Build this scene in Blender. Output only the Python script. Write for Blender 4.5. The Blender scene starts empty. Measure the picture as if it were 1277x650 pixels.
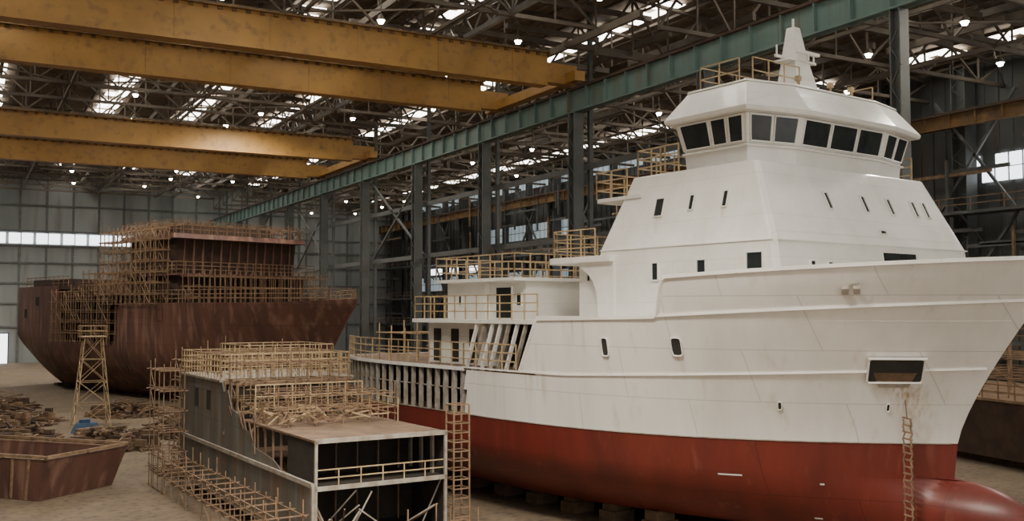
import bpy, math, random
from mathutils import Vector, Matrix
random.seed(7)
YAW=math.radians(28.8); CY,SY=math.cos(YAW),math.sin(YAW)
def W(u,v): return (u*CY+v*SY, v*CY-u*SY)
H=9.0
col=bpy.context.scene.collection
# ------------------------------------------------------------ materials
def mat(name,c1,c2=None,rough=.6,metal=0.0,scale=1.0,lo=.35,hi=.65,bump=0.0,streak=False,c3=None,s3=6,lo3=.6,hi3=.75,seams=None,coat=0,stain=None):
    m=bpy.data.materials.new(name); m.use_nodes=True
    nt=m.node_tree; N=nt.nodes; Lk=nt.links
    b=N['Principled BSDF']; b.inputs['Roughness'].default_value=rough; b.inputs['Metallic'].default_value=metal
    b.inputs['Coat Weight'].default_value=coat
    tc=N.new('ShaderNodeTexCoord'); mp=N.new('ShaderNodeMapping'); Lk.new(tc.outputs['Object'],mp.inputs[0])
    if streak: mp.inputs['Scale'].default_value=(1,1,.12)
    n=N.new('ShaderNodeTexNoise'); n.inputs['Scale'].default_value=scale; n.inputs['Detail'].default_value=8; n.inputs['Roughness'].default_value=.65
    Lk.new(mp.outputs[0],n.inputs[0])
    r=N.new('ShaderNodeMapRange'); r.inputs[1].default_value=lo; r.inputs[2].default_value=hi; Lk.new(n.outputs[0],r.inputs[0])
    mx=N.new('ShaderNodeMix'); mx.data_type='RGBA'
    mx.inputs[6].default_value=(*c1,1); mx.inputs[7].default_value=(*(c2 or c1),1); Lk.new(r.outputs[0],mx.inputs[0])
    out=mx.outputs[2]
    if c3:
        n3=N.new('ShaderNodeTexNoise'); n3.inputs['Scale'].default_value=s3; n3.inputs['Detail'].default_value=6; Lk.new(mp.outputs[0],n3.inputs[0])
        r3=N.new('ShaderNodeMapRange'); r3.inputs[1].default_value=lo3; r3.inputs[2].default_value=hi3; Lk.new(n3.outputs[0],r3.inputs[0])
        m3=N.new('ShaderNodeMix'); m3.data_type='RGBA'; Lk.new(r3.outputs[0],m3.inputs[0]); Lk.new(out,m3.inputs[6]); m3.inputs[7].default_value=(*c3,1); out=m3.outputs[2]
    h=n.outputs[0]
    def M(op,a,bv):
        q=N.new('ShaderNodeMath'); q.operation=op
        for i,x in enumerate((a,bv)):
            if x is None: continue
            if isinstance(x,(int,float)): q.inputs[i].default_value=x
            else: Lk.new(x,q.inputs[i])
        return q.outputs[0]
    if seams or stain:
        sx=N.new('ShaderNodeSeparateXYZ'); Lk.new(tc.outputs['Object'],sx.inputs[0])
    if seams:
        cx=N.new('ShaderNodeCombineXYZ'); Lk.new(sx.outputs[0],cx.inputs[0]); Lk.new(sx.outputs[2],cx.inputs[1])
        br=N.new('ShaderNodeTexBrick'); br.inputs['Scale'].default_value=1; br.inputs['Brick Width'].default_value=seams[0]; br.inputs['Row Height'].default_value=seams[1]
        br.inputs['Mortar Size'].default_value=.022; br.inputs['Mortar Smooth'].default_value=.5
        Lk.new(cx.outputs[0],br.inputs[0])
        ms=N.new('ShaderNodeMix'); ms.data_type='RGBA'
        Lk.new(M('MULTIPLY',br.outputs['Fac'],seams[2]),ms.inputs[0])
        Lk.new(out,ms.inputs[6]); ms.inputs[7].default_value=(c1[0]*.35,c1[1]*.33,c1[2]*.3,1); out=ms.outputs[2]
    if stain:
        n4=N.new('ShaderNodeTexNoise'); n4.inputs['Scale'].default_value=3.0; n4.inputs['Detail'].default_value=5
        m4=N.new('ShaderNodeMapping'); m4.inputs['Scale'].default_value=(2.5,2.5,.12); Lk.new(tc.outputs['Object'],m4.inputs[0]); Lk.new(m4.outputs[0],n4.inputs[0])
        for (x0,hw,zt,zb,st) in stain:
            dx=M('ABSOLUTE',M('SUBTRACT',sx.outputs[0],x0),None); fx=N.new('ShaderNodeMapRange'); fx.inputs[1].default_value=hw; fx.inputs[2].default_value=0; Lk.new(dx,fx.inputs[0])
            fz=N.new('ShaderNodeMapRange'); fz.inputs[1].default_value=zb; fz.inputs[2].default_value=zt; Lk.new(sx.outputs[2],fz.inputs[0])
            ab=M('LESS_THAN',sx.outputs[2],zt)
            fn=N.new('ShaderNodeMapRange'); fn.inputs[1].default_value=.36; fn.inputs[2].default_value=.66; Lk.new(n4.outputs[0],fn.inputs[0])
            f=M('MULTIPLY',M('MULTIPLY',fx.outputs[0],fz.outputs[0]),M('MULTIPLY',ab,fn.outputs[0])); f=M('MULTIPLY',f,st)
            q=N.new('ShaderNodeMix'); q.data_type='RGBA'; Lk.new(f,q.inputs[0]); Lk.new(out,q.inputs[6]); q.inputs[7].default_value=(.36,.23,.11,1); out=q.outputs[2]
    Lk.new(out,b.inputs['Base Color'])
    if bump:
        bp=N.new('ShaderNodeBump'); bp.inputs['Strength'].default_value=bump; bp.inputs['Distance'].default_value=.12; Lk.new(h,bp.inputs['Height']); Lk.new(bp.outputs[0],b.inputs['Normal'])
    return m
def emat(name,c,s):
    m=bpy.data.materials.new(name); m.use_nodes=True
    b=m.node_tree.nodes['Principled BSDF']; b.inputs['Base Color'].default_value=(*c,1)
    b.inputs['Emission Color'].default_value=(*c,1); b.inputs['Emission Strength'].default_value=s
    return m
M_white=mat('white_ship_paint',(.80,.78,.73),(.56,.54,.49),.36,0,.45,.35,.95,.07,True,(.46,.39,.28),2.0,.61,1.0,seams=(4.5,1.9,.38),
   stain=[(-.75,.6,6.45,4.2,1.2),(-9.6,.2,7.25,6.3,.6),(-6.6,.2,7.3,6.4,.6),(-14,.4,6.3,4.3,.5),(-17.5,.5,6.4,4.3,.6),(-4.0,.2,5.5,4.4,.6),(-11.5,.4,8.6,6.8,.4)])
M_whiteS=mat('white_house_paint',(.83,.81,.76),(.66,.64,.585),.24,0,.6,.4,.85,.12,False,(.52,.43,.3),2.2,.67,1.0,coat=.25,seams=(3.1,1.55,.14),
   stain=[(-8.84,.25,12.7,11.9,.6),(-3.7,.35,10.3,9.6,.5),(-5.45,.2,12.75,12.0,.5)])
M_red=mat('red_antifouling',(.185,.030,.019),(.105,.020,.015),.40,0,.8,.3,.7,.08,True,(.27,.085,.055),2.5,.60,.9,seams=(5,2.2,.5))
M_glass=mat('dark_window_glass',(.018,.022,.024),(.035,.038,.036),.12,0,1)
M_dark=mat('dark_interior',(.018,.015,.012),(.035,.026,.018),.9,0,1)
M_rail=mat('tan_railing_paint',(.52,.40,.23),(.32,.215,.11),.6,0,3)
M_scaf=mat('rusty_scaffold_tube',(.29,.19,.11),(.14,.085,.05),.7,0,2)
M_rust=mat('rust_brown_plate',(.15,.068,.048),(.070,.036,.029),.62,0,.5,.35,.65,.2,True,(.26,.145,.105),1.6,.50,.75,seams=(5,1.9,.6))
M_rustd=mat('dark_rust',(.085,.048,.031),(.034,.022,.016),.85,0,1,.3,.7)
M_grey=mat('primer_grey_plate',(.20,.205,.185),(.085,.085,.073),.6,0,.9,.35,.65,.15,True,(.17,.10,.055),2.4,.47,.68,seams=(2.5,1.3,.6))
M_greyl=mat('light_grey_edge',(.38,.35,.30),(.22,.18,.135),.6,0,2)
M_deck=mat('rusty_deck',(.22,.14,.085),(.10,.065,.042),.8,0,1.2)
M_steel=mat('column_steel',(.095,.102,.098),(.052,.056,.052),.6,0,.5,.3,.7,0,False,(.12,.08,.05),2,.6,.75)
M_truss=mat('truss_steel',(.14,.113,.082),(.07,.056,.042),.75,0,.4)
M_trussl=mat('pale_truss_steel',(.32,.33,.31),(.18,.18,.17),.6,0,.6)
M_roof=mat('roof_sheeting',(.21,.165,.12),(.09,.072,.053),.9,0,.25,.3,.7,0,False,(.26,.205,.145),1.5,.5,.75)
M_green=mat('green_girder_paint',(.155,.24,.215),(.10,.16,.145),.5,0,.5,.3,.7,0,True,(.14,.09,.06),1.5,.56,.8)
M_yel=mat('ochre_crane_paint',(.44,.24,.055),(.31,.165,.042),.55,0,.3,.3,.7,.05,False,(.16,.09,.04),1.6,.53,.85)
M_yeld=mat('dark_ochre_crane_parts',(.20,.11,.035),(.09,.055,.025),.7,0,1)  # darker ochre for crane fittings, wheels, trolley and wall runway
M_wall=mat('wall_cladding',(.115,.122,.118),(.062,.065,.062),.8,0,.15,.35,.65,0,True,(.115,.085,.06),.8,.55,.75)
M_wallb=mat('hazed_back_cladding',(.30,.32,.315),(.19,.21,.21),.8,0,.12,.35,.65,0,True,(.17,.155,.14),.6,.55,.75)  # distance haze mixed into the colour: back wall lighter and greyer
M_wallc=mat('back_wall_steelwork',(.15,.16,.16),(.10,.105,.105),.8,0,1)
M_floor=mat('dusty_ground',(.22,.16,.10),(.10,.074,.05),.9,0,.35,.2,.8,.3,False,(.055,.041,.029),2.6,.50,.75)
M_blue=mat('blue_tarp',(.03,.08,.17),(.02,.045,.10),.6,0,1)
M_wood=mat('timber_block',(.17,.11,.06),(.08,.052,.03),.85,0,2)
M_sky=emat('skylight_glow',(1,.95,.86),9.0)
M_win=emat('window_glow',(.92,.95,1),3.5)
M_wind=emat('dim_window_glow',(.55,.66,.72),.35)
M_lamp=emat('lamp_glow',(1,.93,.78),45.0)
# ------------------------------------------------------------ mesh builder
SM=lambda s,p,z:(-s,p,z)
class MB:
    def __init__(s,tf=None): s.v=[];s.f=[];s.m=[];s.tf=tf
    def add(s,vs,fs,m=0):
        o=len(s.v)
        s.v+= [s.tf(*q) if s.tf else tuple(q) for q in vs]
        for f in fs: s.f.append([i+o for i in f]); s.m.append(m)
    def quad(s,a,b,c,d,m=0): s.add([a,b,c,d],[(0,1,2,3)],m)
    def box(s,x0,x1,y0,y1,z0,z1,m=0):
        s.add([(x0,y0,z0),(x1,y0,z0),(x1,y1,z0),(x0,y1,z0),(x0,y0,z1),(x1,y0,z1),(x1,y1,z1),(x0,y1,z1)],
              [(0,3,2,1),(4,5,6,7),(0,1,5,4),(1,2,6,5),(2,3,7,6),(3,0,4,7)],m)
    def beam(s,p0,p1,w,h=None,m=0):
        h=h or w; a=Vector(p0); b=Vector(p1); d=b-a
        if d.length<1e-6: return
        d.normalize(); up=Vector((0,0,1)) if abs(d.z)<.95 else Vector((1,0,0))
        x=d.cross(up).normalized(); y=x.cross(d)
        vs=[]
        for q in (a,b):
            for i,j in ((-1,-1),(1,-1),(1,1),(-1,1)): vs.append(tuple(q+x*(i*w/2)+y*(j*h/2)))
        s.add(vs,[(0,3,2,1),(4,5,6,7),(0,1,5,4),(1,2,6,5),(2,3,7,6),(3,0,4,7)],m)
    def prism(s,poly0,z0,poly1,z1,m=0,cap=True):
        n=len(poly0); vs=[(a,b,z0) for a,b in poly0]+[(a,b,z1) for a,b in poly1]
        fs=[(i,(i+1)%n,n+(i+1)%n,n+i) for i in range(n)]
        if cap: fs+=[tuple(range(n))[::-1],tuple(range(n,2*n))]
        s.add(vs,fs,m)
    def rail(s,path,h=1.1,n=3,sp=1.5,w=.05,m=0,mid=True):
        for a,b in zip(path[:-1],path[1:]):
            A=Vector(a);B=Vector(b);L=(B-A).length
            k=max(1,round(L/sp))
            for i in range(k+1):
                q=A.lerp(B,i/k); s.beam(q,q+Vector((0,0,h)),w,w,m)
            for j in range(1,n+1):
                o=Vector((0,0,h*j/n)); s.beam(A+o,B+o,w,w,m)
    def scaf(s,x0,x1,y0,y1,z0,z1,dx=1.6,dz=1.9,w=.06,m=0,plank=None,diag=.35,jit=.0):
        nx=max(1,round((x1-x0)/dx)); ny=max(1,round((y1-y0)/dx)); nz=max(1,round((z1-z0)/dz))
        X=[x0+(x1-x0)*i/nx for i in range(nx+1)]; Y=[y0+(y1-y0)*i/ny for i in range(ny+1)]; Z=[z0+(z1-z0)*i/nz for i in range(nz+1)]
        for x in X:
            for y in Y:
                t=z1+random.random()*.8
                s.beam((x+random.uniform(-jit,jit),y,z0),(x+random.uniform(-jit,jit),y,t),w,w,m)
        for z in Z[1:]:
            for y in Y: s.beam((x0-.3,y,z),(x1+.3,y,z),w,w,m); 
            for y in (Y[0],Y[-1]): s.beam((x0-.3,y,z-.9),(x1+.3,y,z-.9+random.uniform(-.1,.1)),w*.8,w*.8,m)
            for x in X: s.beam((x,y0-.2,z),(x,y1+.2,z),w,w,m)
            if plank is not None:
                s.box(x0,x1,y0,y1,z-.06,z-.02,plank)
        for i in range(nx):
            for k in range(nz):
                if random.random()<diag:
                    y=random.choice((Y[0],Y[-1])); s.beam((X[i],y,Z[k]),(X[i+1],y,Z[k+1]),w*.8,w*.8,m)
    def obj(s,name,mats,parent=None,smooth=False,weld=False):
        me=bpy.data.meshes.new(name); me.from_pydata(s.v,[],s.f)
        for m in mats: me.materials.append(m)
        me.polygons.foreach_set('material_index',s.m)
        if weld:
            import bmesh
            bm=bmesh.new(); bm.from_mesh(me); bmesh.ops.remove_doubles(bm,verts=bm.verts,dist=.002)
            bmesh.ops.recalc_face_normals(bm,faces=bm.faces); bm.to_mesh(me); bm.free()
        if smooth:
            me.polygons.foreach_set('use_smooth',[True]*len(me.polygons))
            try: me.set_sharp_from_angle(angle=math.radians(40))
            except Exception: pass
        me.update(); o=bpy.data.objects.new(name,me); col.objects.link(o)
        if parent: o.parent=parent
        return o
def empty(name,u,v,fu,fv):
    e=bpy.data.objects.new(name,None); col.objects.link(e); x,y=W(u,v); fx,fy=W(fu,fv)
    e.location=(x,y,0); e.rotation_euler=(0,0,math.atan2(fy,fx)); e.empty_display_size=1; return e
# ------------------------------------------------------------ hall
XR=76;YB=190;XL=-30;XG=40
b=MB(); b.box(XL-2,XR+2,-25,YB+2,-.3,0); b.obj('floor',[M_floor])
b=MB(); 
b.add([(XL,-12,33.3),(XG,-12,33.3),(XG,YB,33.3),(XL,YB,33.3)],[(0,1,2,3)]); b.add([(XG,-12,33.3),(XR,-12,30.3),(XR,YB,30.3),(XG,YB,33.3)],[(0,1,2,3)])
for i in range(0,107,1):
    x=XL+i; z=33.2 if x<=XG else 33.2-(x-XG)/12
    if i%2==0: b.beam((x,-12,z),(x,YB,z),.12,.12)
b.obj('ceiling',[M_roof])
k=0
for X in (-10,2,14.2,23.6,34,46.8,59,71):
    k+=1; b=MB(); z=33.0 if X<XG else 33.0-(X-XG)/12
    y=-8
    while y<YB-4:
        if random.random()<.87:
            for t in range(6): 
                if random.random()<.9:
                    if random.random()<.9: b.box(X-1.1,X-.05,y+t*1.05,y+t*1.05+.97,z-.05,z)
                    if random.random()<.9: b.box(X+.05,X+1.1,y+t*1.05,y+t*1.05+.97,z-.05,z)
        y+=7.5
    b.obj('window_%d'%k,[M_sky])
b=MB()
def tz(x): return 32.9 if x<=XG else 32.9-(x-XG)/12
y=0
while y<=YB:
    for (a,c) in ((XL,XG),(XG,XR)):
        n=20 if a<XG else 11
        xs=[a+(c-a)*i/n for i in range(n+1)]; zb=29.6 if a<XG else 27.8
        for i in range(n):
            b.beam((xs[i],y,zb),(xs[i+1],y,zb),.28,.28); b.beam((xs[i],y,tz(xs[i])-.3),(xs[i+1],y,tz(xs[i+1])-.3),.22,.22)
            if i%2==0: b.beam((xs[i],y,zb),(xs[i+1],y,tz(xs[i+1])-.3),.16)
            else: b.beam((xs[i],y,tz(xs[i])-.3),(xs[i+1],y,zb),.16)
            b.beam((xs[i],y,zb),(xs[i],y,tz(xs[i])-.3),.12)
    y+=7.5
x=XL+3
while x<XR:
    b.beam((x,0,tz(x)-.1),(x,YB,tz(x)-.1),.15,.2); x+=2.6
for x in (-18,-4,8,20,30,52,64):
    zb=29.6 if x<XG else 27.8
    b.beam((x,0,zb),(x,YB,zb),.2,.25)
    yy=0
    while yy<YB-8:
        b.beam((x,yy,zb),(x,yy+3.75,tz(x)-.3),.12); b.beam((x,yy+3.75,tz(x)-.3),(x,yy+7.5,zb),.12)
        if random.random()<.6: b.beam((x,yy,zb),(x+random.choice((-12,12)),yy+7.5,zb),.12)
        yy+=7.5
for i in range(220):
    x=random.uniform(XL+5,XR-6); yy=random.uniform(30,175); z=random.uniform(29.9,31.8) if x<XG-2 else random.uniform(28.2,30)
    if random.random()<.5: b.beam((x,yy,z),(x+random.uniform(4,12),yy,z),.3,.4)
    else: b.beam((x,yy,z),(x,yy+random.uniform(5,20),z),.3,.5)
b.obj('roof_truss',[M_truss])
b=MB()
for x,z in ((33,29.8),):
    b.beam((x,0,z),(x,YB,z),.35,.35); b.beam((x,0,z+1.6),(x,YB,z+1.6),.25,.25)
    yy=0
    while yy<YB-2: b.beam((x,yy,z),(x,yy+1.5,z+1.6),.12); b.beam((x,yy+1.5,z+1.6),(x,yy+3,z),.12); yy+=3
b.obj('longitudinal_roof_girder',[M_trussl])
b=MB();
def lampm(x,y,z):
    n=10; r=.34
    b.beam((x,y,z+.3),(x,y,z+1.6),.06,.06,0)
    p0=[(x+.12*math.cos(t*6.283/n),y+.12*math.sin(t*6.283/n)) for t in range(n)]
    p1=[(x+r*math.cos(t*6.283/n),y+r*math.sin(t*6.283/n)) for t in range(n)]
    b.prism(p1,z,p0,z+.4,0)
    p2=[(x+.27*math.cos(t*6.283/n),y+.27*math.sin(t*6.283/n)) for t in range(n)]
    p3=[(x+.15*math.cos(t*6.283/n),y+.15*math.sin(t*6.283/n)) for t in range(n)]
    b.prism(p3,z-.24,p2,z-.01,1)
for X in (-10,2,14,26,36,48,56,66):
    yy=34+random.random()*6
    while yy<YB-3:
        if random.random()<.8: lampm(X+random.uniform(-1.5,1.5),yy+random.uniform(-2,2),29.3 if X<XG else 27.5)
        yy+=12
b.obj('high_bay_lamps',[M_truss,M_lamp])
def column(X,Y,z1,w=1.0,nm='steel_column'):
    b=MB(); t=.09
    b.box(X-w/2,X+w/2,Y-w/2,Y-w/2+t,0,z1); b.box(X-w/2,X+w/2,Y+w/2-t,Y+w/2,0,z1); b.box(X-t/2,X+t/2,Y-w/2+t,Y+w/2-t,0,z1)
    z=1
    while z<z1-1:
        b.beam((X-w/2+.05,Y-w/2,z),(X-w/2+.05,Y+w/2,z+1),.08,.05); b.beam((X-w/2+.05,Y+w/2,z+1),(X-w/2+.05,Y-w/2,z+2),.08,.05); z+=2
    b.box(X-w*.8,X+w*.8,Y-w*.8,Y+w*.8,0,.35)
    b.obj(nm,[M_steel])
yy=62.8
while yy<YB: column(XG,yy,23.8,.85); column(XG+1.3,yy,32.5,.32); yy+=15
column(XG,47.8,23.8,.8); column(XG,17.8,23.8,.8); column(XG,2.8,23.8,.8); column(XG,33.2,23.8,.65)
yy=3
while yy<YB: column(XR-1.3,yy,30.2,1.4 if int(yy)%2 else .8); yy+=7.5
def runway(X,z,d,w,m,name,y0=0,y1=YB):
    b=MB(); b.box(X-.06,X+.06,y0,y1,z-d/2,z+d/2); b.box(X-w/2,X+w/2,y0,y1,z+d/2-.1,z+d/2,1); b.box(X-w/2,X+w/2,y0,y1,z-d/2,z-d/2+.1)
    b.box(X-.08,X+.08,y0,y1,z+d/2,z+d/2+.18,1)
    y=y0+1
    while y<y1: b.box(X-w/2+.03,X+w/2-.03,y-.05,y+.05,z-d/2,z+d/2); y+=2.5
    return b.obj(name,m)
runway(XG,24.75,1.8,.7,[M_green,M_rustd],'crane_runway_beam',-5)
runway(XR-2.3,25.2,1.3,.6,[M_yeld,M_rustd],'crane_runway_beam',-5)
runway(XL+1,24.75,1.8,.7,[M_green,M_rustd],'crane_runway_beam',-5)
def crane(Ys,name):
    b=MB(); z0=25.95; d=2.35
    for i,Y in enumerate(Ys):
        w=.9; x0=XL+2.2; x1=XG-2.0
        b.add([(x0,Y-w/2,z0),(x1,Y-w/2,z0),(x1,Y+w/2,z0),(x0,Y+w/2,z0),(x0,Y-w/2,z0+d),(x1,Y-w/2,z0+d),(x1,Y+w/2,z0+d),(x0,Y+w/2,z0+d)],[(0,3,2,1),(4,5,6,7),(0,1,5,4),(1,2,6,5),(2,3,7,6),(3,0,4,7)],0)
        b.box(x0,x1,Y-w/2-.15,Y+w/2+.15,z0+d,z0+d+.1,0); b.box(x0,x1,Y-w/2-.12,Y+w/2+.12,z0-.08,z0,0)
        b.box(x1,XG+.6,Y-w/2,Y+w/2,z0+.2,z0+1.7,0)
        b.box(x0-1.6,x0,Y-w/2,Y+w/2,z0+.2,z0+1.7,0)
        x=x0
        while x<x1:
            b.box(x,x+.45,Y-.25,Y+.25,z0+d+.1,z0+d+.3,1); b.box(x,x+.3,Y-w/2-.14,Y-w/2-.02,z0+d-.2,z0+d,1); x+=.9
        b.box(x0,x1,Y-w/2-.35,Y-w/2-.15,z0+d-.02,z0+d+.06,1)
        for x in range(int(x0)+2,int(x1),6): b.box(x-.04,x+.04,Y-w/2-.04,Y+w/2+.04,z0,z0+d,0)
    for X in (XG,XL+1):
        b.box(X-.45,X+.45,Ys[0]-1.8,Ys[1]+1.8,z0+.25,z0+1.0,0)
        for Y in (Ys[0]-1.3,Ys[0]+.9,Ys[1]-.9,Ys[1]+1.3):
            n=12; r=.3
            b.add([(X+dx,Y+r*math.cos(t*6.283/n),z0+.3+r*math.sin(t*6.283/n)) for dx in (-.12,.12) for t in range(n)],
              [tuple(range(n)),tuple(range(n,2*n))]+[(t,(t+1)%n,n+(t+1)%n,n+t) for t in range(n)],1)
    X=-12; b.box(X-2.5,X+2.5,Ys[0]-.4,Ys[1]+.4,z0+d+.1,z0+d+.4,1)
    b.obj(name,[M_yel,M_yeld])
crane((64,75),'bridge_crane'); crane((107,124),'bridge_crane')
b=MB(); b.box(XR,XR+.3,-12,YB,0,30.5)
y=-12
while y<YB: b.box(XR-.12,XR,y,y+.25,0,30.3); y+=1.3
b.obj('wall_right',[M_wall])
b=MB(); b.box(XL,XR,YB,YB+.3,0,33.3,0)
x=XL
while x<XR: b.box(x,x+.35,YB-.2,YB,0,33,1); x+=4.2
for z in (6,10,13.5,17,20.0,22.5,27): b.box(XL,XR,YB-.25,YB,z,z+.3,1)
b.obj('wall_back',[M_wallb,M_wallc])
b=MB(); b.box(XL-.3,XL,-12,YB,0,33.3); b.obj('wall_left',[M_wall])
def win(n,axis,c,a0,a1,z0,z1,m,nx=1.3,nz=1.2):
    b=MB()
    cells=max(1,round((a1-a0)/nx)); rows=max(1,round((z1-z0)/nz))
    for i in range(cells):
        for j in range(rows):
            p=a0+(a1-a0)*i/cells+.1; q=a0+(a1-a0)*(i+1)/cells-.1; e=z0+(z1-z0)*j/rows+.05; f=z0+(z1-z0)*(j+1)/rows-.05
            if random.random()<.06: continue
            if axis=='x': b.box(c-.06,c,p,q,e,f)
            else: b.box(p+(.15 if i%2 else 0),q-(0 if i%2 else .15),c-.06,c,e,f)
    b.obj('window_%d'%n,[m])
win(20,'y',YB-.26,XL,40,20.4,22.3,M_win,2.1,2.6)
n=22
for (a,c) in ((24,56),(96,108),(120,150)): win(n,'x',XR-.13,a,c,19.8,22.2,M_win if a<40 else M_wind); n+=1
for (a,c) in ((72,100),(106,140),(146,180)): win(n,'x',XR-.13,a,c,12.4,15,M_wind); n+=1
for (a,c) in ((84,92),(110,122),(150,170)): win(n,'x',XR-.13,a,c,15.4,16.6,M_win); n+=1
win(n,'x',XR-.13,90,180,27.6,28.8,M_wind)
b=MB(); b.box(3.2,6.5,YB-.35,YB-.3,0,5); b.box(3,3.2,YB-.45,YB-.25,0,5.2,1); b.box(6.5,6.7,YB-.45,YB-.25,0,5.2,1); b.box(3,6.7,YB-.45,YB-.25,5,5.2,1); b.obj('door_1',[M_win,M_wall])
b=MB()
for z,x0 in ((6.5,XR-5),(11.2,XR-4),(17.2,XR-4)):
    b.box(x0,XR-2,5,YB-2,z-.25,z,0)
    b.rail([(x0,5,z),(x0,YB-2,z)],1.1,2,3.0,.07,1)
    for yy in range(6,int(YB)-4,8): b.beam((x0,yy,z-.2),(XR-1,yy,z-2.6),.15,.15,0)
for yy in range(20,185,15):
    for z0,z1 in ((7,17),(17,27)):
        if random.random()<.7: b.beam((XR-2.2,yy,z0),(XR-2.2,yy+7.6,z1),.22,.22,0)
        if random.random()<.7: b.beam((XR-2.2,yy+7.6,z0),(XR-2.2,yy,z1),.22,.22,0)
for i in range(160):
    yy=random.uniform(30,180); z=random.uniform(6,24)
    if random.random()<.5: b.beam((XR-2.4,yy,z),(XR-2.4,yy+random.uniform(3,12),z),.2,.3,random.choice((0,0,1)))
    else: b.beam((XR-2.6,yy,z),(XR-2.6,yy,z+random.uniform(2,6)),.18,.25,random.choice((0,0,1)))
b.obj('wall_gallery_walkway',[M_steel,M_scaf])
b=MB()
for z in (14.5,19.8):
    b.beam((XG+.9,40,z),(XG+.9,YB,z),.2,.45,0)
for yy in (92.8,122.8,152.8):
    b.beam((XG+.9,yy,14.5),(XG+.9,yy+15,23.5),.2,.2,0); b.beam((XG+.9,yy+15,14.5),(XG+.9,yy,23.5),.2,.2,0)
b.obj('column_row_bracing',[M_steel])
# ------------------------------------------------------------ hull generator
def hull(mb,stem,hb,top,zs,nq,zmid,znom,s_end,nc,pw,matf,skip,p_off=0):
    rows=[('a',z) for z in zs]+[('q',(i+1)/nq) for i in range(nq)]
    G={}
    for sd in (-1,1):
        g=[]
        for kind,val in rows:
            zn=val if kind=='a' else zmid+(znom-zmid)*val
            s0=stem(zn); r=[]
            for j in range(nc+1):
                s=s0+(s_end-s0)*(j/nc)**pw
                z=val if kind=='a' else zmid+(top(s)-zmid)*val
                p=hb(s,z) if j>0 else 0
                r.append((s,sd*p,z))
            g.append(r)
        G[sd]=g
        for i in range(len(rows)-1):
            for j in range(nc):
                a,b_,c,d=g[i][j],g[i][j+1],g[i+1][j+1],g[i+1][j]
                if abs(a[2]-d[2])<.01 and abs(b_[2]-c[2])<.01: continue
                sc=(a[0]+b_[0])/2; zc=(a[2]+d[2]+b_[2]+c[2])/4
                if skip(sc,zc): continue
                mb.quad(a,b_,c,d,matf(sc,zc))
    for i in range(len(rows)-1):
        a=G[-1][i][-1]; b_=G[1][i][-1]; c=G[1][i+1][-1]; d=G[-1][i+1][-1]
        if abs(a[2]-d[2])>.01: mb.quad(a,b_,c,d,matf(s_end,(a[2]+d[2])/2))
    for j in range(nc): mb.quad(G[-1][0][j],G[-1][0][j+1],G[1][0][j+1],G[1][0][j],matf(10,zs[0]))
def deckpoly(mb,hb,z,s0,s1,inset,m,n=30,zt=.08):
    for i in range(n):
        a=s0+(s1-s0)*i/n; c=s0+(s1-s0)*(i+1)/n; ha=max(0,hb(a,z)-inset); hc=max(0,hb(c,z)-inset)
        mb.add([(a,-ha,z),(c,-hc,z),(c,hc,z),(a,ha,z),(a,-ha,z-zt),(c,-hc,z-zt),(c,hc,z-zt),(a,ha,z-zt)],[(0,1,2,3),(7,6,5,4),(0,4,5,1),(3,2,6,7)],m)
# ------------------------------------------------------------ white ship
ship=empty('offshore_supply_ship',15.7,35.3,.591,-.807)
def mst(z): return -2.5*((z-4.3)/4.35)**1.3 if z>4.3 else .12*(4.3-z)
def tip(z):
    e=1-((z-1.75)/1.3)**2
    return (-2.7*math.sqrt(e),e) if e>0 else (9,0)
def stem1(z): return min(mst(z),tip(z)[0])
def hb1(s,z):
    m0=mst(z); fl=max(0,min(1,(z-4.3)/5.9)); L=20-m0-6.5*fl**1.2; x=min(1,max(0,(s-m0)/L)); n=3.0 if z>4.3 else 3-.8*(4.3-z)/3.4
    if z>4.3: n=3+.3*fl
    B=8.4 if z>3.2 else 8.4-2.2*((3.2-z)/2.3)**2
    b=B*(1-(1-x)**n)
    t,e=tip(z)
    if e>0:
        xb=min(1,max(0,(s-t)/4.2)); bb=1.2*math.sqrt(e)*math.sqrt(max(0,1-(1-xb)**2)); b=(b**3+bb**3)**(1/3)
    if s>26: b*=1-.22*((s-26)/8)**2
    return b
def top1(s):
    if s<6.4: return 10.2+.05*(6.4-s)
    if s<7.2: t=(s-6.4)/.8; t=t*t*(3-2*t); return 10.2-1.45*t
    if s<13.4: return 8.75-.02*(s-7.2)
    if s<14.6: return 8.63-(s-13.4)/1.2*2.23
    return 6.4
zs=[.9,1.0,1.15,1.4,1.7,2.0,2.3,2.5,2.7,2.82,2.92,2.99,3.03,3.06,3.2,3.6,4.0,4.3,4.8,5.4,6.0,6.4]
b=MB(SM)
hull(b,stem1,hb1,top1,zs,12,6.4,10.6,34,150,1.4,lambda s,z:1 if z<4.3 else 0,lambda s,z:s>18.9+ (z-4.3)*-.15 and z>4.3)
b.obj('hull_plating',[M_white,M_red],ship,True,True)
def hpt(s,z,o=0,sd=-1):
    e=.05; p=hb1(s,z); ds=(hb1(s+e,z)-hb1(s-e,z))/(2*e); dz=(hb1(s,z+e)-hb1(s,z-e))/(2*e)
    n=Vector((-ds,1,-dz)).normalized()
    return Vector((s+n.x*o,sd*(p+n.y*o),z+n.z*o)),Vector((n.x,sd*n.y,n.z))
b=MB(SM)
def strip(zf,s0,s1,r,m=0,o=.02,n=60,sd=(-1,1)):
    for d in sd:
        pts=[hpt(s0+(s1-s0)*i/n,zf(s0+(s1-s0)*i/n),o,d)[0] for i in range(n+1)]
        for a,c in zip(pts[:-1],pts[1:]): b.beam(a,c,r,r,m)
kz=lambda s:max(8.72,9.35-.055*(s+3)) 
strip(kz,-2.75,13.4,.09)
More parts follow.
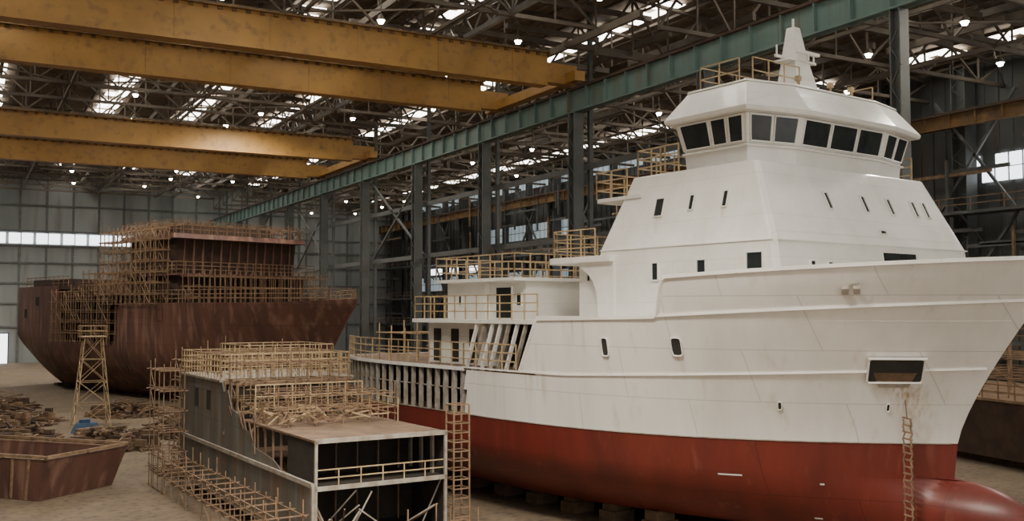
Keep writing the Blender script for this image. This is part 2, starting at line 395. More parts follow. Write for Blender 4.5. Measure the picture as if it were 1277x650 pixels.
strip(lambda s:6.95-.045*s if s<12 else 6.41,-1.2,18.9,.07)
strip(lambda s:top1(s),-3.6,14.6,.13,0,0,200)
strip(lambda s:4.3,.15,34,.035,1,.012)
b.obj('rubbing_strakes',[M_whiteS,M_greyl],ship)
b=MB(SM); deckpoly(b,hb1,8.7,-2.2,13.4,.05,0); deckpoly(b,hb1,6.38,13.6,33.8,0,1); 
b.box(13.5,24.3,-7.9,7.9,8.4,8.58,2); deckpoly(b,hb1,4.25,17,33.8,.05,1)
b.obj('decks',[M_white,M_deck,M_white],ship)
b=MB(SM)
s=19.0
while s<33.5:
    for sd in (-1,1):
        q0=hpt(s,4.3,-.12,sd)[0]; q1=hpt(s,6.35,-.12,sd)[0]; b.beam(q0,q1,.20,.10,0)
        q0=hpt(s,4.3,-.5,sd)[0]; q1=hpt(s,6.35,-.5,sd)[0]; b.beam(q0,q1,.09,.10,1)
    s+=.75
for z in (5.4,): strip(lambda s:z,19,33.5,.06,0,-.16)
strip(lambda s:6.33,18.8,33.7,.16,1,-.02)
b.box(19,33,-6.4,6.4,4.3,6.35,2)
s=14.4
while s<18.9:
    for sd in (-1,1):
        b.beam((s+.5,sd*7.95,6.4),(s-.1,sd*7.75,8.45),.16,.10,1 if int(s*2)%2 else 0)
    s+=.62
b.box(13.4,18.9,-5.8,5.8,6.4,8.4,2); b.box(18.9,24.0,-7.1,7.1,6.4,8.4,1)
for s in (19.6,21.2,22.8):
    for sd in (-1,1): b.quad((s,sd*7.12,6.5),(s+.7,sd*7.12,6.5),(s+.7,sd*7.12,8.1),(s,sd*7.12,8.1),2)
b.obj('hull_frames',[M_greyl,M_whiteS,M_dark],ship)
def loftside(mb,secs,m=0):
    polys=[]
    for z,s0,s1,w,c in secs:
        polys.append((z,[(s0+c*.35,-w),(s1,-w),(s1,w),(s0+c*.35,w),(s0,w-c),(s0,-w+c)]))
    n=6; vs=[]; fs=[]
    for z,P in polys: vs+=[(a,c,z) for a,c in P]
    for k in range(len(polys)-1):
        for i in range(n): fs.append((k*n+i,k*n+(i+1)%n,(k+1)*n+(i+1)%n,(k+1)*n+i))
    fs.append(tuple(range(n))[::-1]); fs.append(tuple(range((len(polys)-1)*n,len(polys)*n)))
    mb.add(vs,fs,m)
b=MB(SM)
loftside(b,[(8.72,3.6,12.0,5.3,.25),(9.9,2.75,12.0,6.2,.25),(11.45,2.95,11.9,6.2,.25),(14.45,4.35,10.7,5.4,.25)])
for sd in (-1,1):
    b.add([(6.0,sd*6.2,8.6),(12,sd*6.2,8.6),(12,sd*6.2,10),(6.0,sd*6.2,10),(6.0,sd*5.2,8.6),(12,sd*5.2,8.6),(12,sd*5.2,10),(6.0,sd*5.2,10)],[(0,1,2,3),(4,5,6,7),(0,3,7,4),(1,2,6,5),(0,1,5,4),(3,2,6,7)])
loftside(b,[(8.5,11.9,14.0,5.6,.05),(11.0,11.9,14.0,5.6,.05)])
o=b.obj('superstructure',[M_whiteS],ship)
md=o.modifiers.new('bevel','BEVEL'); md.width=.14; md.segments=3; md.limit_method='ANGLE'; md.angle_limit=math.radians(20)
b=MB(SM)
def rslab(mb,s0,s1,w,z0,z1,r,m=0):
    P=[(s0,-w)]
    for i in range(9):
        t=math.pi/2*i/8; P.append((s1-r+r*math.sin(t),-w+r-r*math.cos(t)))
    Q=[(a,-c) for a,c in P][::-1]
    mb.prism(P+Q,z0,P+Q,z1,m)
rslab(b,11.0,15.7,6.5,11.0,11.25,1.2); rslab(b,10.0,12.9,5.7,13.55,13.7,.4)
rslab(b,17.0,23.9,6.9,10.35,10.5,.3)
for sd in (-1,1):
    prof=[(11.0,8.6)]+[(12.0+1.6*(i/12)**4,8.6+2.42*(i/12)) for i in range(13)]+[(11.0,11.02)]
    n=len(prof); b.add([(s_,sd*6.1,z_) for s_,z_ in prof]+[(s_,sd*6.28,z_) for s_,z_ in prof],[tuple(range(n)),tuple(range(n,2*n))]+[(i,(i+1)%n,n+(i+1)%n,n+i) for i in range(n)],0)
for sd in (-1,1): b.beam((2.95,sd*6.22,11.45),(11.9,sd*6.22,11.45),.04,.04)
b.beam((2.93,-6,11.45),(2.93,6,11.45),.05,.05)
b.box(17.3,20.2,-6.0,6.0,8.55,10.35); b.box(20.2,23.5,-6.3,6.3,8.55,10.35)
b.prism([(4.9,5.2),(9.2,5.2),(9.2,5.75),(5.1,5.75)],14.38,[(4.9,5.2),(9.2,5.2),(9.2,5.75),(5.1,5.75)],14.47)
b.obj('upper_decks',[M_whiteS],ship)
def sidep(z): 
    return 6.2 if z<11.45 else 6.2-(z-11.45)/3*.8
def fronts(z): return 2.75+(z-9.9)/1.55*.2 if z<11.45 else 2.95+(z-11.45)/3*1.4
b=MB(SM)
def swin(s,z,w,h,pf=sidep,fr=.06):
    for sd in (-1,1):
        def P(a,c,o): return (a,sd*(pf(c)+o),c)
        z0,z1=z-h/2,z+h/2; A,B_=s-w/2,s+w/2
        b.quad(P(A,z0,.02),P(B_,z0,.02),P(B_,z1,.02),P(A,z1,.02),0)
        for q,r in (((A,z0),(B_,z0)),((B_,z0),(B_,z1)),((B_,z1),(A,z1)),((A,z1),(A,z0))): b.beam(P(q[0],q[1],.03),P(r[0],r[1],.03),fr,fr,1)
def fwin(p,z,w,h,fr=.06):
    def P(a,c,o): return (fronts(c)-o,a,c)
    z0,z1=z-h/2,z+h/2; A,B_=p-w/2,p+w/2
    b.quad(P(A,z0,.02),P(B_,z0,.02),P(B_,z1,.02),P(A,z1,.02),0)
    for q,r in (((A,z0),(B_,z0)),((B_,z0),(B_,z1)),((B_,z1),(A,z1)),((A,z1),(A,z0))): b.beam(P(q[0],q[1],.03),P(r[0],r[1],.03),fr,fr,1)
swin(8.84,13.05,.5,.74); swin(7.13,13.1,.26,.6); swin(5.45,13.1,.26,.62)
swin(8.67,10.5,.36,.7); swin(6.25,10.55,.46,.66); swin(3.75,10.7,.74,.7)
swin(13.3,10.4,.24,.35,lambda z:5.6); swin(12.6,10.4,.24,.35,lambda z:5.6)
swin(22.3,9.5,.3,.5,lambda z:6.3); swin(19,9.35,1.3,1.5,lambda z:6.0); swin(17.8,9.5,.4,.6,lambda z:6.0)
for p in (-2.1,.2,1.9,3.6,4.4): fwin(p,13.1,.26,.66)
fwin(1.2,10.9,2.3,.62); fwin(-4.2,10.62,.3,.3); fwin(-3.2,10.6,.3,.3)
fwin(.6,12.0,.4,.16)
def hport(s,z,w,h,m=0,n=14,o=.025,fr=.05,e=.45,m2=1):
    c,nn=hpt(s,z,o); t=nn.cross(Vector((0,0,1))).normalized(); u=nn.cross(t); u=u if u.z>0 else -u
    pts=[]
    for i in range(n):
        a=6.2832*(i+.5)/n; ca,sa=math.cos(a),math.sin(a)
        pts.append(c+t*(w/2*math.copysign(abs(ca)**e,ca))+u*(h/2*math.copysign(abs(sa)**e,sa)))
    b.add([tuple(q) for q in pts],[tuple(range(n))],m)
    for q,r in zip(pts,pts[1:]+pts[:1]): b.beam(q+nn*.02,r+nn*.02,fr,fr,m2)
    return c,nn,t,u
hport(9.6,7.6,.34,.72); hport(6.6,7.68,.42,.72)
c,nn,t,u=hport(.75,6.95,1.85,.95,0,16,.07,.06,.12)
P=lambda x,y,o:tuple(c+t*x+u*y+nn*o)
b.quad(P(-.6,-.42,.01),P(.6,-.42,.01),P(.72,-.08,.01),P(-.72,-.08,.01),2); b.beam(P(-.97,.52,.06),P(.97,.52,.06),.14,.08,1)
b.quad(P(-.6,-.42,.015),P(.6,-.42,.015),P(.5,-.66,.03),P(-.5,-.66,.03),3)
hport(1.3,5.6,.12,.3,0,8,fr=.03); hport(4.0,5.6,.14,.32,0,8,fr=.03)
c,nn=hpt(.8,9.75,.05)
for a in (-.22,.22): 
    q=c+Vector((a,0,0)); b.beam(q,q+nn*.22,.22,.22,3)
b.beam(c-Vector((.3,0,-.14)),c+Vector((.3,0,.14)),.08,.06,3); 
b.obj('ports_and_windows',[M_glass,M_whiteS,M_wood,M_greyl],ship)
b=MB(SM)
for s,z,w in ((6.0,2.9,.75),(3.4,2.7,.12),(3.9,1.35,.25)):
    pts=[hpt(s-w/2,z,.015)[0],hpt(s+w/2,z,.015)[0],hpt(s+w/2,z+.06,.015)[0],hpt(s-w/2,z+.06,.015)[0]]; b.quad(*[tuple(q) for q in pts])
b.obj('draft_marks',[M_whiteS],ship)
# wheelhouse
b=MB(SM)
base=[(5.1,-4.95),(4.6,-2.7),(4.6,2.7),(5.1,4.95),(8.3,4.95),(8.9,3.5),(8.9,-3.5),(8.3,-4.95)]
def off(P,d):
    out=[];n=len(P)
    for i in range(n):
        a=Vector(P[i-1]);c=Vector(P[i]);e=Vector(P[(i+1)%n])
        d1=(c-a).normalized(); d2=(e-c).normalized(); n1=Vector((-d1.y,d1.x)); n2=Vector((-d2.y,d2.x))
        cen=Vector((6.8,0))
        if n1.dot(c-cen)<0:n1=-n1
        if n2.dot(c-cen)<0:n2=-n2
        m=(n1+n2); m=m/m.dot(n1); out.append(tuple(c+m*d))
    return out
ZS,ZH=15.2,16.3
B0=off(base,-.08); B1=off(base,-.02); B2=off(base,.26)
b.prism(B0,14.45,B1,ZS,0); b.prism(B1,ZS,B2,ZH,0)
b.prism(off(base,.62),ZH,off(base,.68),ZH+.15,0); b.prism(off(base,.68),ZH+.15,off(base,-.15),17.55,0)
b.prism(off(base,-.1),17.55,off(base,-.15),17.65,0)
b.prism(off(base,.08),ZS-.13,off(base,.08),ZS-.05,0)
o=b.obj('wheelhouse',[M_whiteS],ship); md=o.modifiers.new('bevel','BEVEL'); md.width=.04; md.segments=2; md.limit_method='ANGLE'
b=MB(SM)
nw={0:1,1:3,2:2,3:3,4:1,5:3,6:1,7:3}
for i in range(8):
    A0,A1=Vector(B1[i]),Vector(B1[(i+1)%8]); C0,C1=Vector(B2[i]),Vector(B2[(i+1)%8])
    nrm=Vector((-(A1-A0).y,(A1-A0).x)).normalized()
    if nrm.dot(A0-Vector((6.8,0)))<0: nrm=-nrm
    k=nw[i]; L=(A1-A0).length; g=.07/L
    def P(f,z):
        t=(z-ZS)/(ZH-ZS); q=A0.lerp(A1,f).lerp(C0.lerp(C1,f),t)+nrm*.03; return (q.x,q.y,z)
    edges=[.03+.94*j/k for j in range(k+1)]
    if i==7: edges=[.03,.27,.52,.97]
    if i==7: edges=[1-x for x in edges][::-1]
    if i==0: edges=[.03,.48,.97]
    for j in range(len(edges)-1):
        f0=edges[j]+g; f1=edges[j+1]-g; z0,z1=ZS+.08,ZH-.08
        c=.07*(f1-f0); e=.08
        b.add([P(f0+c,z0),P(f1-c,z0),P(f1,z0+e),P(f1,z1-e),P(f1-c,z1),P(f0+c,z1),P(f0,z1-e),P(f0,z0+e)],[tuple(range(8))],0)
        ring=[P(f0,z0),P(f1,z0),P(f1,z1),P(f0,z1)]
        for q,r in zip(ring,ring[1:]+ring[:1]): b.beam(q,r,.05,.05,1)
b.obj('wheelhouse_windows',[M_glass,M_whiteS],ship)
b=MB(SM)
sq=lambda s,w,d:[(s-d,-w),(s+d,-w),(s+d,w),(s-d,w)]
b.prism(sq(6.6,.75,.6),17.6,sq(6.75,.42,.36),19.3,0); b.prism(sq(6.75,.42,.36),19.3,sq(6.8,.2,.18),20.7,0)
b.prism(sq(6.75,.85,.4),19.2,sq(6.75,.85,.4),19.28,0); b.beam((6.8,0,20.6),(6.8,0,21.1),.07,.07,0)
b.beam((6.7,-1.3,19.35),(6.7,1.3,19.35),.1,.1,0); b.beam((6.1,-.7,19.5),(6.1,.7,19.5),.16,.12,0); b.beam((6.1,0,19.2),(6.1,0,19.5),.1,.1,0)
for p in (-1.2,1.2): b.beam((6.7,p,19.3),(6.7,p,19.8),.05,.05,0)
for p in (-.9,1.2,2.6): b.beam((5.9,p,17.6),(5.9,p,18.3),.07,.07,1); b.box(5.8,6.0,p-.1,p+.1,18.2,18.4,1)
b.obj('mast',[M_whiteS,M_rail],ship)
b=MB(SM)
b.rail([(6.0,-4.3,17.65),(8.0,-4.3,17.65),(8.0,4.3,17.65),(6.0,4.3,17.65)],1.0,2,1.1,.04)
b.rail([(5.6,-4.0,17.65),(5.6,-1.2,17.65)],1.0,2,1.1,.04)
b.rail([(9.0,-5.3,14.45),(10.6,-5.25,14.45),(10.6,5.25,14.45),(9,5.3,14.45)],1.1,3,1.0,.05)
b.rail([(8.2,-5.35,14.45),(9.2,-5.35,14.45)],1.1,3,1,.05); b.rail([(5.1,5.7,14.47),(9.2,5.7,14.47)],1.1,3,.7,.05)
b.rail([(10.9,-5.6,13.7),(12.8,-5.6,13.7),(12.8,5.6,13.7),(10.9,5.6,13.7)],1.15,3,.8,.05)
b.rail([(12.0,-6.4,11.25),(14.7,-6.4,11.25),(15.5,-5.6,11.25),(15.5,5.6,11.25),(14.7,6.4,11.25),(12.0,6.4,11.25)],1.15,3,.8,.05)
b.rail([(14.1,-7.8,8.58),(24.2,-7.8,8.58),(24.2,7.8,8.58),(14.1,7.8,8.58)],1.1,3,.9,.05)
b.rail([(17.1,-6.8,10.5),(23.8,-6.8,10.5),(23.8,6.8,10.5),(17.1,6.8,10.5),(17.1,-6.8,10.5)],1.1,3,.9,.05)
for sd in (-1,1):
    pts=[(s,sd*(hb1(s,6.4)-.1),6.42) for s in (15,17,19,21,23,25,27,29,31,33.6)]
    b.rail(pts,1.1,3,.9,.05)
b.scaf(25,29,-7.2,-4,6.4,7.8,1.3,1.2,.05); b.scaf(12.4,14.4,-3,3,11.25,13.4,1.2,1.1,.05)
b.obj('railings',[M_rail],ship)
b=MB(SM)
z=5.2
while z>.1:
    w=.1*math.sin(z*9)*.5
    b.beam((.7+w,-1.75,z),(.7-w,-1.75,z-.24),.05,.05); b.beam((.98+w,-1.75,z),(.98-w,-1.75,z-.24),.04,.04); b.beam((.66,-1.75,z),(1.02,-1.75,z+.05),.05,.05); z-=.24
b.beam((.84,-1.75,5.2),(.84,-1.9,6.3),.03,.03)
b.obj('pilot_rope_ladder',[M_scaf],ship)
b=MB(SM)
s=2
while s<33:
    for p in (-4.5,0,4.5): 
        if p==0 or s>8: b.box(s,s+.9,p-.6,p+.6,0,.5); b.box(s+.1,s+.8,p-.5,p+.5,.5,.91)
    s+=2.6
b.obj('keel_blocks',[M_wood],ship)
# ------------------------------------------------------------ brown ship
sh2=empty('unfinished_ship_hull',-13.6,87.2,.733,-.68)
def st2(z): return 6.5*((9.6-min(z,9.6))/8.6)**.9
def hb2(s,z):
    m0=st2(z); L=26-m0*.3; x=min(1,max(0,(s-m0)/L)); n=2.9-.6*(9.6-min(z,9.6))/8.6
    B=8.2 if z>5.5 else 8.2-3.6*((5.5-z)/5.2)**2.2
    b=B*(1-(1-x)**n)
    if s>44: b*=1-(.5*max(0,(6-z)/6)+.12)*((s-44)/12)**2
    return b
def top2(s):
    if s<28: return 9.7 if s>6 else 9.7+(6-s)*.05
    if s<29: return 9.7-(s-28)*4.2
    if s<41: return 5.5
    if s<42: return 5.5+(s-41)*6.2
    return 11.7
b=MB(SM)
hull(b,st2,hb2,top2,[.3,.5,.8,1.1,1.4,1.8,2.3,2.9,3.5,4.2,4.9,5.5],10,5.5,9.8,56,120,1.15,lambda s,z:0,lambda s,z:False)
b.obj('hull_plating',[M_rust],sh2,True,True)
b=MB(SM); deckpoly(b,hb2,9.0,.6,28,.05,0); deckpoly(b,hb2,5.4,28,42,.05,0); deckpoly(b,hb2,11.3,42,55.8,.05,0)
b.prism(sq(23,7.2,5),9.0,sq(23,7.2,5),12.3,1); b.box(17.0,28.5,-7.9,7.9,12.3,12.5,0)
b.prism([(19.5,-6.8),(28,-6.8),(28,6.8),(19.5,6.8)],12.5,[(19.2,-6.9),(28,-6.9),(28,6.9),(19.2,6.9)],16.0,1)
b.prism([(18.2,-7.6),(29,-7.6),(29,7.6),(18.2,7.6)],15.9,[(18.4,-7.4),(29,-7.4),(29,7.4),(18.4,7.4)],16.4,0)
b.box(21,27,-5,5,16.4,17.4,1); b.box(42.5,52,-7,7,11.3,12.5,1)
for s in range(29,42,2):
    for sd in (-1,1): b.beam((s,sd*7.9,5.4),(s,sd*7.9,10.6),.2,.2,0)
for z in (8.0,10.6): b.box(28.5,42,-8,8,z-.15,z,0)
b.box(29,41,-6,6,5.4,10.5,1)
b.quad((17.9,-6.5,9.1),(17.9,6.5,9.1),(17.9,6.5,12),(17.9,-6.5,12),2)
for p in range(-6,7,2): b.beam((17.8,p,9),(17.8,p,12.3),.15,.15,0)
for p in range(-6,7,1): b.beam((19.1,p,12.5),(18.9,p,16),.12,.12,0)
for s in (30,34,38): b.quad((s,-8.02,8.1),(s+3,-8.02,8.1),(s+3,-8.02,10.4),(s,-8.02,10.4),2)
for s,z in ((52,8.6),(48,10)): 
    p=hb2(s,z)+.03; b.quad((s-.5,-p,z-.5),(s+.5,-p,z-.5),(s+.5,-p,z+.5),(s-.5,-p,z+.5),2)
b.obj('superstructure',[M_rust,M_rustd,M_dark],sh2)
b=MB(SM)
for sd in (-1,1):
    b.rail([(s,sd*(max(.2,hb2(s,9.7)-.2)),9.7) for s in (.4,2,4,6,9,12,15,18,22,28)],1.2,3,1.0,.07)
b.rail([(17.1,7.8,12.5),(17.1,-7.8,12.5),(28.5,-7.8,12.5)],1.1,3,.9,.07)
b.rail([(18.4,7.4,16.4),(18.4,-7.4,16.4),(29,-7.4,16.4)],1.2,3,.9,.07)
b.rail([(42,-7.2,11.7),(55,-6.6,11.7)],1.1,3,1.5,.07)
b.scaf(18.5,30,-9.2,-7.9,9.5,16.8,.95,1.0,.065,diag=.6); b.scaf(18.8,28.5,-7,7,16.4,17.4,1.3,.9,.06); b.scaf(14.0,17,-7.2,7.2,9.2,12.2,1.1,1.0,.06)
b.scaf(28.5,42,-9.0,-8.2,5.5,11.0,1.2,1.1,.065,diag=.5); b.scaf(29.5,41,-6,6,10.6,13.0,1.5,1.2,.07)
b.obj('ship_scaffolding',[M_scaf],sh2)
b=MB(SM)
s=6
while s<54: b.box(s,s+1,-.8,.8,0,.31); b.box(s,s+1,-4.4,-3.6,0,.35); b.box(s,s+1,3.6,4.4,0,.35); s+=3
b.obj('keel_blocks',[M_wood],sh2)
# ------------------------------------------------------------ grey hull block
blk=empty('hull_block_section',-7.1,36,.536,-.844)
b=MB(SM)
Wd=5.4; T=.05
def plate_p(p,poly,m):
    n=len(poly); b.add([(s,p,z) for s,z in poly]+[(s,p+T,z) for s,z in poly],[tuple(range(n)),tuple(range(n,2*n))]+[(i,(i+1)%n,n+(i+1)%n,n+i) for i in range(n)],m)
plate_p(0,[(0,.5),(18.5,.5),(18.5,2.7),(0,2.7)],0)
plate_p(.0,[(0.0,2.7),(18.5,2.7),(18.5,5.75),(11.5,5.75),(11.2,5.3),(10.6,5.4),(10.0,4.6),(9.0,4.5),(8.2,3.9),(7.4,3.9),(6.9,3.3),(4.5,3.1),(3.5,2.8)],0)
b.beam((0,-.05,2.7),(18.5,-.05,2.7),.12,.16,1); b.beam((0,-.03,.55),(18.5,-.03,.55),.1,.14,1); b.beam((0,-.03,2.7),(0,-.03,.5),.14,.14,1)
plate_p(Wd,[(0,.5),(18.5,.5),(18.5,5.75),(9,5.75),(8.5,4.3),(0,4.3)],0)
for z,s0,s1,p1,m in ((.6,0,18.5,Wd,2),(2.6,0,18.5,Wd,2),(4.3,0,8.5,Wd,2),(5.75,11.5,18.5,6.4,2)): b.box(s0,s1,0.02,p1,z-.08,z,m)
for z in (.6,2.6,4.3): b.beam((-.02,0,z-.03),(-.02,Wd,z-.03),.1,.16,1)
for p in (.06,Wd-.06): b.beam((-.02,p,.5),(-.02,p,4.3),.10,.10,1)
for z0,z1 in ((.6,2.5),(2.6,4.2)):
    for p in (1.0,1.9,2.8,3.7,4.6): b.beam((2.6,p,z0),(2.6,p,z1),.06,.08,2)
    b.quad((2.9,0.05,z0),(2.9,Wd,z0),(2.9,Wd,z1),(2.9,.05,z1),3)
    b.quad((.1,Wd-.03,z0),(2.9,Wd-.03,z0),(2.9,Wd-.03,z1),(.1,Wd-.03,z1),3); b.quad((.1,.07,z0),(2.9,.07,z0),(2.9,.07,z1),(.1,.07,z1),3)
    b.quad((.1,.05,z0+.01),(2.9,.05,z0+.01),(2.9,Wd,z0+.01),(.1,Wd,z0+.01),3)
for i in range(14):
    p=random.uniform(.2,5.2); b.beam((random.uniform(-.3,1.5),p,.62),(random.uniform(-.3,.6),min(5.3,max(.1,p+random.uniform(-1.5,1.5))),random.uniform(1.2,2.5)),.05,.05,1 if i%3 else 2)
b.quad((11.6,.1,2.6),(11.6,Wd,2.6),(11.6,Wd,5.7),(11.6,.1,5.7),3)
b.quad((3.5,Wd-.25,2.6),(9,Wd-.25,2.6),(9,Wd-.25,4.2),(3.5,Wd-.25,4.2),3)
s=.9
while s<18.3:
    zt=4.2 if s<9 else 5.7
    b.beam((s,Wd-.15,2.6),(s,Wd-.15,zt),.08,.2,1)
    if 3<s<11.5: b.beam((s,.1,2.6),(s,.1,zt),.07,.10,2); b.beam((s,0.05,zt),(s,Wd,zt),.08,.16,2)
    s+=.95
for s in (13.3,15.4): plate_p(-.03,[(s,4.3),(s+.6,4.3),(s+.6,5.2),(s,5.2)],3)
for i in range(16):
    s=random.uniform(6,11.5); b.beam((s,random.uniform(-.1,.5),random.uniform(3,4.2)),(s+random.uniform(-.5,.5),random.uniform(-.2,.5),random.uniform(4.2,5.6)),.06,.06,2)
b.box(11.5,18.5,-.1,6.5,5.7,5.8,1)
b.obj('block_structure',[M_grey,M_greyl,M_deck,M_dark],blk)
b=MB(SM)
b.rail([(.1,.1,2.62),(.1,Wd,2.62)],.6,2,.9,.04,0)
b.rail([(11.6,-.05,5.8),(18.5,-.05,5.8),(18.5,6.3,5.8),(11.6,6.3,5.8),(11.6,-.05,5.8)],1.15,4,.5,.045,0)
b.rail([(13,1.5,5.8),(13,6,5.8),(17,6,5.8),(17,1.5,5.8),(13,1.5,5.8)],1.5,4,.8,.04,0)
b.scaf(4.4,9.2,.6,5.3,4.3,5.5,1.1,.7,.04,1); b.rail([(4.1,5.3,4.3),(9,5.3,4.3)],1.0,3,1,.04,0)
b.scaf(0,18.8,-1.4,-.4,0,1.7,1.3,.8,.045,1,diag=.3); b.scaf(-1.4,-.3,0,6,0,.9,1.3,.9,.045,1)
b.scaf(16.5,19.4,-1.4,-.4,0,6.0,1.0,1.0,.045,1)
b.scaf(18.7,20,0,6,0,6.4,1.3,1.1,.05,1)
b.scaf(9.2,11.4,.3,5.2,4.3,6.6,.9,.8,.04,1)
b.scaf(12,17,.5,5.5,5.8,6.9,1.2,1.0,.04,1)
b.rail([(7.6,.3,4.3),(7.6,5.2,4.3)],1.5,3,.8,.05,0)
for i in range(150):
    s=random.uniform(4,10.5); p=random.uniform(.5,5); a=random.uniform(0,6.28); l=random.uniform(.5,1.6)
    b.beam((s,p,4.36+random.random()*.6),(s+l*math.cos(a)*.5,min(5.3,max(.1,p+l*math.sin(a))),4.36+random.random()*.6),.05,.05,random.choice((0,1,1)))
b.obj('block_scaffolding',[M_rail,M_scaf],blk)
b=MB(SM)
for s in range(1,18,3): b.box(s,s+.8,.4,1.2,0,.52); b.box(s,s+.8,4.2,5.0,0,.52)
b.obj('support_blocks',[M_wood],blk)
# ------------------------------------------------------------ yard furniture
def tower(name,u,v,w,wt,h,n,m=M_rail,th=.09,plat=.3):
    e=empty(name,u,v,.5,-.86); b=MB()
    def c(k,z): f=w+(wt-w)*z/h; return [(-f/2,-f/2),(f/2,-f/2),(f/2,f/2),(-f/2,f/2)][k%4]
    for k in range(4):
        b.beam((*c(k,0),0),(*c(k,h),h),th,th)
        for i in range(n):
            z0=h*i/n; z1=h*(i+1)/n
            if plat>.1: b.beam((*c(k,z0),z0),(*c(k+1,z1),z1),th*.6); b.beam((*c(k+1,z0),z0),(*c(k,z1),z1),th*.6)
            b.beam((*c(k,z1),z1),(*c(k+1,z1),z1),th*.7)
    f=wt/2+plat
    if plat>.1: b.box(-f,f,-f,f,h,h+.08); b.rail([(-f,-f,h+.08),(f,-f,h+.08),(f,f,h+.08),(-f,f,h+.08),(-f,-f,h+.08)],.8,2,1,.05)
    b.obj('tower_frame',[m],e)
tower('scaffold_tower',-32.8,78,2.6,1.3,6.9,4,th=.07)
tower('ladder_tower',-2.2,40.5,.72,.68,5.2,14,m=M_scaf,th=.06,plat=.02)
def pile(name,u,v,ru,rv,h,n,mats,seed=1,L=2.0):
    random.seed(seed); b=MB(); x0,y0=W(u,v)
    for i in range(n):
        r=math.sqrt(random.random()); a=random.uniform(0,6.283); x=r*math.cos(a)*ru; y=r*math.sin(a)*rv; hz=h*(1-r)*random.random()+.08
        an=random.uniform(0,3.14); l=random.uniform(.4,L)/2; dz=random.uniform(-.25,.25)*l; dz=max(-hz+.07,min(dz,hz))
        dx,dy=math.cos(an)*l,math.sin(an)*l; w=random.uniform(.04,.2)
        b.beam((x-dx,y-dy,max(.06,hz-dz)),(x+dx,y+dy,max(.06,hz+dz)),w,random.choice((.05,.1,w)),random.randrange(len(mats)))
    for i in range(n//8):
        r=math.sqrt(random.random()); a=random.uniform(0,6.283); x=r*math.cos(a)*ru*.9; y=r*math.sin(a)*rv*.9; s=random.uniform(.2,.6)
        b.prism([(x-s,y-s*.6),(x+s,y-s*.5),(x+s*.9,y+s*.6),(x-s*.8,y+s*.5)],0,[(x-s*.8,y-s*.6),(x+s*.7,y-s*.5),(x+s*.9,y+s*.4),(x-s*.8,y+s*.5)],random.uniform(.2,max(.3,h*.6)),random.randrange(len(mats)))
    o=b.obj(name,mats); o.location=(x0,y0,0); o.rotation_euler=(0,0,-YAW)
ml=[M_rustd,M_scaf,M_wood,M_deck]
for i,(u,v,ru,rv,h,n,L) in enumerate([(-26.5,65.5,3.4,2.4,1.6,330,1.6),(-40,79,4,4,2.0,300,2.2),(-24,73,4,3.5,1.6,300,2),(-35,68.5,4,3.0,1.6,300,2),(-17.9,56,1.5,2.2,.7,130,1.2),
   (-15.8,68.5,3.6,5,1.8,260,2),(-47,91,3,3,2,220,3),(-20,65.5,1.8,2.4,.9,140,1.5),(-33,85.5,3,2.5,1.8,220,2),(-25,82,3.2,2.5,1.8,240,2),(-29.5,71.5,1.4,1.2,1.0,110,1)]):
    pile('scrap_steel_pile',u,v,ru,rv,h,n,ml,i+1,L)
# rusty open barge (left foreground)
e=empty('open_steel_barge',-25.5,51.0,.94,-.34)
b=MB(SM); 
P0=[(-4.3,-2.4),(5,-2.4),(5,2.4),(-4.3,2.4)]; P1=[(-5,-2.7),(5.6,-2.7),(5.6,2.7),(-5,2.7)]; P2=[(-4.7,-2.4),(5.3,-2.4),(5.3,2.4),(-4.7,2.4)]
b.prism(P0,0,P1,2.0,0,False); b.prism(P2,2.0,[(s*.9,p*.9) for s,p in P0],.5,0,False); b.box(-4.2,4.8,-2.3,2.3,.4,.5,1); b.add([(*q,2.0) for q in P1]+[(*q,2.0) for q in P2],[(i,(i+1)%4,4+(i+1)%4,4+i) for i in range(4)],2)
for s in range(-4,6,1): b.beam((s*.88,-2.42,.05),(s,-2.72,1.95),.12,.1,2)
b.rail([(-5,-2.7,2),(5.6,-2.7,2),(5.6,2.7,2),(-5,2.7,2),(-5,-2.7,2)],.12,1,3,.14,2)
b.obj('barge_body',[M_rust,M_rustd,M_scaf],e)
x,y=W(-31.5,73.9); b=MB(); b.prism([(-1,-.6),(1,-.7),(1.1,.6),(-.9,.7)],0,[(-.7,-.4),(.8,-.5),(.7,.4),(-.6,.45)],.7,0); b.box(-.4,.3,-.3,.3,.7,.95,0)
o=b.obj('tarpaulin_bundle',[M_blue]); o.location=(x,y,0)
e=empty('rusty_pontoon',33,58,.3,-.95)
b=MB(SM); b.prism([(-6,-5),(14,-5),(14,5),(-6,5)],.5,[(-8,-5.5),(14,-5.5),(14,5.5),(-8,5.5)],3.9,0); b.box(-5,13,-4,4,0,.5,1); b.box(-7.9,13.9,-5.6,5.6,3.8,3.95,2)
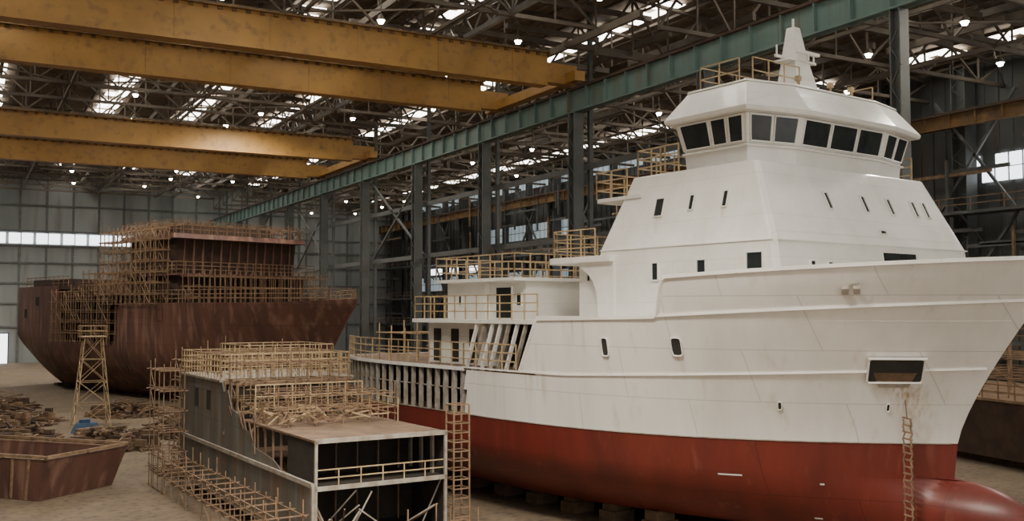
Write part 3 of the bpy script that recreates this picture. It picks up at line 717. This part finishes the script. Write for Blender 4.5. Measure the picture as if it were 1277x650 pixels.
b.rail([(13.9,-5.4,3.95),(-7.9,-5.4,3.95),(-7.9,5.4,3.95)],1.2,3,1.2,.06,2); b.scaf(-6,12,-4.5,4.5,3.95,6.2,2.2,1.1,.06,2)
b.obj('pontoon_body',[M_rustd,M_wood,M_scaf],e)
for (u,v,s0,h) in ((8,96,5,7),(-2,122,6,9),(48,78,5,6),(20,100,6,8)):
    e=empty('assembly_staging',u,v,.4,-.9); b=MB(); b.box(-s0+.8,s0-.8,-2.4,2.4,0,h*.75,1); b.scaf(-s0,s0,-3,3,0,h,2,1.8,.08,0,None,.5); b.obj('staging_frame',[M_scaf,M_rustd],e)
# ------------------------------------------------------------ light
w=bpy.data.worlds.new('w'); bpy.context.scene.world=w; w.use_nodes=True
bg=w.node_tree.nodes['Background']; bg.inputs[0].default_value=(1,.955,.88,1); bg.inputs[1].default_value=1.2
def area(name,x,y,z,sx,sy,p,c,rot=(0,0,0)):
    l=bpy.data.lights.new(name,'AREA'); l.shape='RECTANGLE'; l.size=sx; l.size_y=sy; l.energy=p; l.color=c
    o=bpy.data.objects.new(name,l); col.objects.link(o); o.location=(x,y,z); o.rotation_euler=rot
area('added_ship_area_light',8,20,27,12,7,28000,(1,.92,.80),(math.radians(-8),math.radians(32),0))  # added area light out of view, brightens the white ship
for (x,y,e_) in ((5,84,15000),(25,100,12000),(-10,110,14000),(14,52,6000),(20,150,28000),(-12,165,26000),(56,75,10000),(58,120,10000),(50,30,10000)):
    l=bpy.data.lights.new('high_bay_light','SPOT'); l.energy=e_; l.color=(1,.91,.78); l.shadow_soft_size=.5; l.spot_size=math.radians(165); l.spot_blend=.6
    o=bpy.data.objects.new('high_bay_light',l); col.objects.link(o); o.location=(x,y,29.2 if x<40 else 27.2)
cam=bpy.data.cameras.new('camera'); cam.lens=1240/1277*36; cam.sensor_width=36; cam.clip_end=600
o=bpy.data.objects.new('camera',cam); col.objects.link(o); o.location=(0,0,H); o.rotation_euler=(math.radians(90+2.86),0,-YAW)
bpy.context.scene.camera=o
